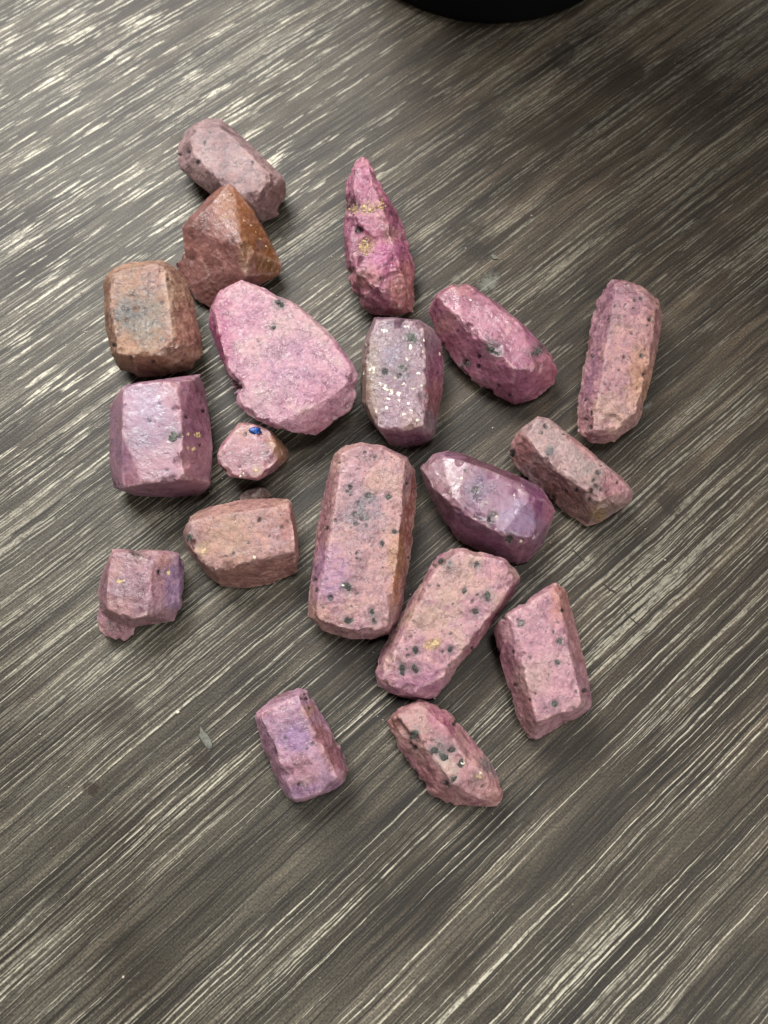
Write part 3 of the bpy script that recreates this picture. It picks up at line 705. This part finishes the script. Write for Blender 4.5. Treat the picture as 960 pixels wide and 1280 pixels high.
stone('long speckled pink crystal with smooth left side, furthest right',
      60, [(764,349,.6),(777,350,.7),(801,359,.75),(812,370,.7),(824,376,.55),(827,392),(824,427),(812,480),(803,508),(797,531,.4),(779,541,.4),(764,556,.3),(739,556,.25),(721,546,.3),(722,499,.35),(732,442,.4),(739,400,.4),(747,372,.45)],
      [(769,360,.9),(785,356,.95),(804,366,1),(819,386,.95),(771,395,1),(757,440,1),(750,490,1),(743,517,.97),(741,540,.85),(772,533,.93),(793,516,.95),(810,461,.97)],
      [(192,140,150),(202,152,154),(208,166,152),(212,176,158)], amp=.16, fine=.11, seed=13, speck=.95, mott=.7, rough=.5, smooth=0, sss=.12,
      spots=[(738,470,34,(178,124,148),.9,3.4,80),(756,395,34,(180,126,150),.8,2.2,78),(760,366,18,(176,124,144),.8),(785,385,20,(196,142,160),.6),(804,462,16,(214,160,110),.8,.5,0),(796,495,14,(216,168,120),.7,.6,0),(775,515,26,(214,180,158),.6),(820,410,12,(190,134,126),.6,.3,0)],  # left flank tones include shade below the lit top
      specks=[(768,382,3.2),(765,415,3.5),(740,445,3),(780,446,4.2),(812,399,4),(805,468,3.5),(739,517,4),(733,524,4),(737,534,4.5),(733,500,3.5),(794,507,3.2),(802,444,4),(801,373,4),(794,375,3.5),(774,462,2.5),(780,468,2),(789,416,3),(806,437,2.6)])

stone('grey topped crystal with reddish pink sides, below the furthest right one',
      70, [(633,567,.35),(644,541,.6),(671,520,.75),(685,523,.75),(723,553,.7),(755,579,.65),(778,599,.55),(792,617,.5),(790,627,.4),(766,638,.4),(747,655,.12),(733,659,.08),(703,640,.12),(669,600,.18),(646,587,.25)],
      [(658,545,.97),(672,523,.97),(685,526,.97),(722,556,.98),(758,584,.97),(786,613,.75),(780,629,.65),(751,628,.92),(719,604,1),(679,572,1)],
      [(188,140,142),(192,158,154),(188,164,158),(200,156,152)], amp=.14, fine=.08, seed=14, speck=.6, mott=.6, rough=.46, smooth=0, sss=.1,
      spots=[(690,545,36,(190,166,160),.85,1.5,-40),(738,598,17,(160,142,132),.85,1.1,-40),(772,608,20,(204,142,150),.9),(648,560,18,(182,120,116),.8),(690,600,36,(138,92,86),.85,3,-42),(720,632,30,(150,108,100),.8,1.8,-40),(748,642,10,(172,140,70),.7),(700,568,14,(200,162,160),.6),(762,628,18,(170,146,120),.7,2,10),(728,560,26,(188,124,122),.7,5,-40)],
      specks=[(640,567,5),(682,533,5),(676,541,3),(748,590,5),(742,600,4),(745,607,4),(738,613,4),(752,612,3.5),(707,614,3),(772,603,3),(736,625,4),(720,612,3.5)],
      bits=[('grey',688,563,5.5,4.5,0),('dark',640,567,3.4,4.6,20)])

stone('glossy purple faceted crystal with small pits, right of the long central one',
      76, [(524,585,.45),(539,568,.6),(558,563,.6),(579,567,.55),(610,581,.5),(643,593,.5),(672,606,.5),(685,620,.5),(695,640,.45),(687,660,.35),(677,684,.2),(660,702,.08),(647,706,.08),(627,695,.15),(597,688,.12),(566,673,.15),(556,655,.2),(535,617,.35)],
      [(530,588,.75),(553,570,.9),(583,578,1),(612,588,1),(646,603,.97),(664,621,1),(680,626,.75),(671,672,.8),(655,680,.75),(627,668,.97),(598,652,1),(570,634,1),(540,608,.8)],
      [(146,98,126),(162,116,142),(172,132,146),(164,134,146)], amp=.06, fine=.03, seed=15, speck=.06, mott=.42, rough=.33, smooth=0, sss=.22, bump=.16, grain=.35,
      spots=[(548,595,26,(184,150,150),.85,1.3,-50),(570,660,40,(138,80,112),.85,3,-38),(610,682,34,(136,82,114),.8,2.2,-25),(650,692,22,(150,92,118),.7),(648,648,22,(176,150,184),.8),(675,630,12,(148,86,128),.85,.6,20),(690,640,10,(196,130,150),.7,.5,0),(600,575,60,(112,66,78),.8,6,-24),(595,612,16,(142,118,150),.7),(560,620,20,(178,136,142),.6)],
      specks=[(595,612,5),(637,673,4),(612,648,4)], dents=[(638,674,7,.5),(617,645,6,.3),(651,677,5,.35),(647,612,7,.3)],
      bits=[('grey',594,613,6,3.4,0),('dark',637,673,5.5,5,20),('grey',616,645,4.6,4.2,0),('dark',612,651,4,2,30),('mica',621,646,1.4,3.2,0),('pale',651,677,3.4,3.2,0),('mica',643,619,1.2,5,10),('mica',652,607,4,1.1,-30),('mica',577,598,1.4,1.4,0),('mica',562,615,1.6,1.4,0),('dark',600,649,3,2,0)])  # dark shards in the hollow stand for the shade of a hole

stone('longest crystal, upright speckled pink block in the middle of the group',
      70, [(416,567,.5),(433,558,.65),(453,553,.7),(479,558,.7),(510,572,.55),(519,589,.45),(521,612,.4),(517,671,.4),(510,715,.4),(501,772,.35),(488,794,.3),(464,800,.3),(436,799,.3),(403,789,.3),(385,772,.35),(384,754,.4),(390,715,.4),(396,662,.4),(407,610,.42)],
      [(426,568,.95),(453,557,1),(480,562,1),(506,577,.97),(502,627,1),(497,693,1),(489,748,.98),(483,784,.9),(460,790,.92),(436,788,.92),(396,773,.88),(397,748,.93),(410,697,1),(423,606,1)],
      [(192,142,150),(204,158,156),(206,164,152),(200,168,156)], amp=.12, fine=.09, seed=16, speck=.95, mott=.62, rough=.46, smooth=0, sss=.12,
      spots=[(508,660,60,(182,108,96),.85,7,80),(494,735,26,(206,138,100),.85,4,80),(496,690,12,(206,150,90),.8,.4,0),(454,637,24,(150,134,146),.75,.8,0),(412,715,24,(186,138,176),.8,.7,0),(405,640,50,(160,108,118),.75,7,80),(440,600,22,(200,150,168),.6),(465,606,12,(208,160,130),.6),(470,775,26,(198,148,164),.6),(400,765,14,(202,150,128),.6),(433,680,22,(192,150,160),.5)],
      specks=[(487,620,4.5),(460,619,4),(437,609,4,),(434,614,3),(419,651,3.5),(443,642,4),(453,648,4),(448,629,3.5),(458,657,3.5),(445,655,4),(493,665,4),(478,678,4),(446,691,3),(446,698,3),(432,732,5),(436,737,4),(446,742,3),(413,747,6),(434,776,5),(440,775,4),(465,766,4),(468,778,4),(452,785,3.5),(509,604,3),(456,565,3),(469,571,3),(510,697,3),(440,758,3),(408,660,4),(393,725,4),(395,738,4)],
      bits=[('grey',446,644,4.6,4,0),('grey',458,646,4.6,4,40),('grey',452,630,3.8,3.4,0),('green',461,620,3,4.6,80),('green',486,621,3.6,3.6,0),('dark',437,611,2,5.5,-25),('dark',434,733,6,4.4,10),('mica',430,732,2.2,1.2,-20),('dark',493,665,3.2,3,0),('dark',435,776,4.2,3.4,0),('dark',467,774,2,5.5,15),('dark',465,764,3,3,0),('dark',478,679,2.6,3.2,0)])

stone('broad pink crystal with yellowish patch, leaning right below the purple one',
      62, [(546,696,.5),(565,686,.7),(583,686,.75),(610,694,.75),(631,697,.7),(640,709,.65),(652,722,.55),(647,736,.4),(620,775,.35),(597,805,.35),(565,844,.3),(542,875,.25),(514,876,.25),(491,870,.3),(471,858,.35),(468,840,.4),(475,817,.4),(503,766,.4),(526,727,.42)],
      [(551,702,.95),(578,690,1),(606,697,1),(628,702,1),(645,723,.92),(614,766,.98),(578,812,.97),(558,842,.92),(518,866,.85),(477,852,.82),(486,830,.93),(520,762,1),(540,722,.98)],
      [(200,142,160),(208,158,166),(210,172,160),(208,180,154)], amp=.20, fine=.11, seed=17, speck=.8, mott=.6, rough=.48, smooth=0, sss=.14,
      spots=[(570,722,32,(208,178,152),.75,1.2,20),(535,775,18,(206,178,146),.8,.6,60),(540,805,12,(194,160,84),.9,1.4,15),(520,855,40,(196,132,164),.75,1.6,-10),(600,770,24,(204,150,168),.6),(530,742,22,(186,132,138),.6,3,60),(625,710,16,(208,150,164),.6),(612,785,50,(176,110,128),.7,5,54)],
      specks=[(552,702,5.5),(543,707,4),(596,705,4),(609,743,6),(610,750,4),(580,738,5),(597,743,3.5),(594,764,5),(590,752,4),(513,795,4),(563,792,3.5),(520,812,5),(510,820,4),(563,812,4),(553,815,3.5),(503,837,6),(519,837,6),(536,732,3),(517,777,3),(590,810,2.6)],
      bits=[('dark',519,812,3,5,20),('dark',563,812,4.4,3,10),('dark',519,836,4,6,35),('dark',503,833,3,5,-10),('dark',502,841,3.6,3,0),('green',609,744,3.6,5.5,-10),('green',580,739,3.2,3.6,0),('dark',595,765,4.4,3,-20),('gold',541,805,7,3.6,14),('gold',533,809,4,2.4,0),('grey',563,705,5,3.4,0),('dark',551,702,3.2,3.6,0),('green',594,706,2.4,4.6,0)], dents=[(506,880,8,.5),(640,700,6,.4)])

stone('rose pink block with a shaded left side, lower right of the group',
      70, [(615,783,.45),(632,767,.75),(665,747,.7),(684,733,.65),(697,725,.6),(706,734,.5),(717,771,.4),(724,800,.4),(733,836,.4),(740,879,.4),(738,886,.4),(708,905,.3),(686,915,.25),(668,926,.2),(657,921,.2),(647,899,.25),(636,865,.3),(627,832,.35)],
      [(636,769,.97),(664,752,1),(690,736,.95),(699,748,.95),(712,818,1),(726,876,.97),(722,885,.93),(701,892,.95),(671,902,.92),(654,836,1),(647,796,1)],
      [(202,146,162),(212,160,172),(214,168,172),(216,180,172)], amp=.12, fine=.07, seed=18, speck=.6, mott=.55, rough=.46, smooth=0, sss=.16,
      spots=[(640,840,60,(164,106,118),.8,4.6,-70),(704,745,16,(206,140,124),.85,.5,0),(718,800,40,(200,136,134),.7,6,-76),(665,848,22,(214,184,164),.7),(665,780,18,(208,162,170),.6),(685,905,24,(204,158,158),.6,2,20),(660,805,26,(206,150,166),.5),(658,890,14,(200,142,136),.6,.5,0)],  # first entry puts shade into the colour of the left side
      specks=[(630,773,4),(652,779,5),(648,776,4),(692,790,3.5),(700,801,4.2),(697,828,4),(697,778,3),(694,880,4.5),(731,863,4.5),(669,867,3.5),(662,875,3.5),(644,857,4),(647,801,3.2),(703,763,3.5),(712,830,2.5),(681,885,2.5),(663,822,3),(720,864,4),(641,815,3.5)], dents=[(700,903,12,.5),(655,752,6,.3)],
      bits=[('grey',652,779,4.4,3.6,-20),('green',694,880,3.6,4,0),('green',700,801,3,3,0),('green',697,828,3,2.6,0)])

stone('small lilac pink prism at the bottom left of the group',
      54, [(317,893,.45),(330,880,.45),(347,868,.45),(375,860,.5),(385,863,.5),(395,878,.4),(413,912,.35),(428,937,.35),(437,960,.35),(433,977,.4),(420,988,.45),(393,998,.5),(372,1003,.5),(360,1001,.45),(350,982,.35),(332,940,.35),(322,912,.4)],
      [(327,893,.95),(350,880,1),(372,871,.95),(380,895,1),(403,933,1),(422,972,.85),(400,992,.75),(368,999,.72),(355,967,.97),(342,930,1)],
      [(184,138,168),(198,154,176),(202,150,164),(206,172,188)], amp=.14, fine=.07, seed=19, speck=.10, mott=.55, rough=.4, smooth=0, sss=.2,
      spots=[(410,935,44,(178,118,122),.85,3.6,-60),(385,888,8,(200,150,108),.75),(370,925,18,(164,128,178),.75),(372,955,14,(176,116,132),.6),(380,988,20,(170,130,176),.7,2,15),(335,940,40,(168,118,136),.6,5,-64),(350,885,18,(206,162,180),.6),(380,978,8,(206,182,176),.6),(345,868,26,(158,110,116),.7,5,25)],
      specks=[(356,923,3.4),(390,930,3.6),(358,936,3.2),(384,936,3.2),(373,981,3.4),(389,955,2.4),(377,873,3),(381,867,3),(383,873,3),(387,885,2.8),(409,932,2.5)])

stone('small pointed pink crystal with a pale patch of dark green specks, at the bottom',
      58, [(482,899,.35),(498,885,.5),(524,873,.5),(539,877,.5),(564,892,.45),(579,909,.4),(592,929,.4),(611,950,.4),(626,976,.4),(629,991,.4),(626,1006,.35),(609,1004,.3),(590,1005,.2),(569,1008,.2),(551,1003,.2),(536,992,.25),(526,976,.3),(507,948,.3),(491,922,.3)],
      [(497,898,.8),(524,877,.72),(538,893,.92),(521,922,.97),(549,954,1),(567,980,.97),(577,942,1),(560,912,.95),(602,966,.88),(622,990,.6),(600,997,.72)],
      [(194,134,142),(204,148,154),(206,156,152),(210,176,158)], amp=.22, fine=.09, seed=20, speck=.35, mott=.55, rough=.46, smooth=0, sss=.15,
      spots=[(558,955,24,(208,198,176),.95,1.8,-58),(520,905,22,(206,172,152),.7),(550,900,20,(184,104,130),.8,1.6,-40),(488,903,12,(172,116,100),.8),(520,935,22,(164,128,116),.7,2,-50),(545,980,30,(182,122,126),.7,2,-48),(600,975,16,(176,150,134),.6),(616,992,14,(210,154,138),.7),(610,958,14,(150,138,138),.7,2,-50)],
      specks=[(516,917,5),(518,935,5),(513,930,4),(568,905,4),(571,901,3.5),(543,938,5),(555,947,5),(564,937,5),(567,975,4),(558,979,4),(576,955,5),(604,983,4),(540,925,4)],
      bits=[('dark',543,938,4.8,4.2,20),('dark',555,946,4.6,4,-20),('dark',564,937,5.4,3.6,20),('green',549,930,7,2.6,-40),('green',551,942,2.6,5.5,20),('dark',576,954,4.6,4.6,0),('mica',578,953,2.4,2.4,0),('dark',567,974,3,3.6,0),('dark',558,979,4,2.4,-30),('green',518,918,5,5,0),('grey',611,956,4,7,20),('gold',599,970,3,2.6,0),('mica',601,966,1.6,1.4,0)])

# crumbs and flakes lying on the table
def crumb(name, label, px, py, rx, ry, ang, mat, seed, th=0.5, sub=1):
    p = at(px, py, 0.0)
    B = (ICOV1 if sub == 1 else ICOV).copy()
    jit = 1 + 0.5 * pnoise(B * 1.2, seed) + 0.3 * pnoise(B * 2.6, seed + 1)
    B = B * jit[:, None]
    a = math.radians(ang); c, s = math.cos(a), math.sin(a)
    x = B[:, 0] * rx * PX; y = B[:, 1] * ry * PX; z = B[:, 2] * min(rx, ry) * PX * th
    V = np.stack([x * c - y * s, x * s + y * c, z - z.min()], 1) + p
    o = mesh_obj(name, V, ICOF1 if sub == 1 else ICOF, mat, loc=p, smooth=sub != 1)
    tag(o, label, 'crumb')
MFL = plain('grey_flake', (82, 82, 75), 0.65, col2=(108, 108, 99))
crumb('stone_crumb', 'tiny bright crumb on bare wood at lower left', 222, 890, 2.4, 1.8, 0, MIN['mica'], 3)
crumb('grey_flake', 'thin pale grey flake on bare wood left of the lilac prism', 257, 924, 13, 5.5, -55, MFL, 6, 0.10, 2)
crumb('mica_chip', 'silvery chip wedged between pointed crystal and mica flecked crystal', 493, 396, 5.5, 3.5, 10, plain('silver_chip', (120, 116, 108), 0.25, col2=(220, 214, 204)), 9, 0.6)
crumb('pale_crumb', 'small pale grey crumb on the table above the plum pink crystal', 618, 322, 5, 3.5, -30, MFL, 12, 0.35)

# pink dust and grit rubbed off the stones
rg = random.Random(5); dv, df = [], []
for _ in range(150):
    if rg.random() < 0.7:
        o = rg.choice(STONES); px_, py_ = project(np.array([o.location[:]]))[0]; px_ += rg.gauss(0, 75); py_ += rg.gauss(0, 75)
    else: px_, py_ = rg.uniform(20, 940), rg.uniform(60, 1260)
    p = at(px_, py_, 0.0); r0 = rg.choice((0.5, 0.6, 0.7, 0.9, 1.3)) * PX
    G = ICOV1 * (1 + 0.5 * pnoise(ICOV1 * 1.3 + rg.random() * 90, 3))[:, None] * np.array([r0, r0 * rg.uniform(.5, 1), r0 * .6])
    G[:, 2] -= G[:, 2].min(); k0 = len(dv) * len(ICOV1)
    dv.append(G + p); df += [tuple(i + k0 for i in f) for f in ICOF1]
dust = mesh_obj('stone_dust', np.concatenate(dv), df, plain('dust_grains', (150, 118, 112), 0.5, col2=(216, 200, 188), scale=0.2), smooth=False)
tag(dust, 'scattered tiny pale pink grit on the wood', 'grit', kind='stuff')
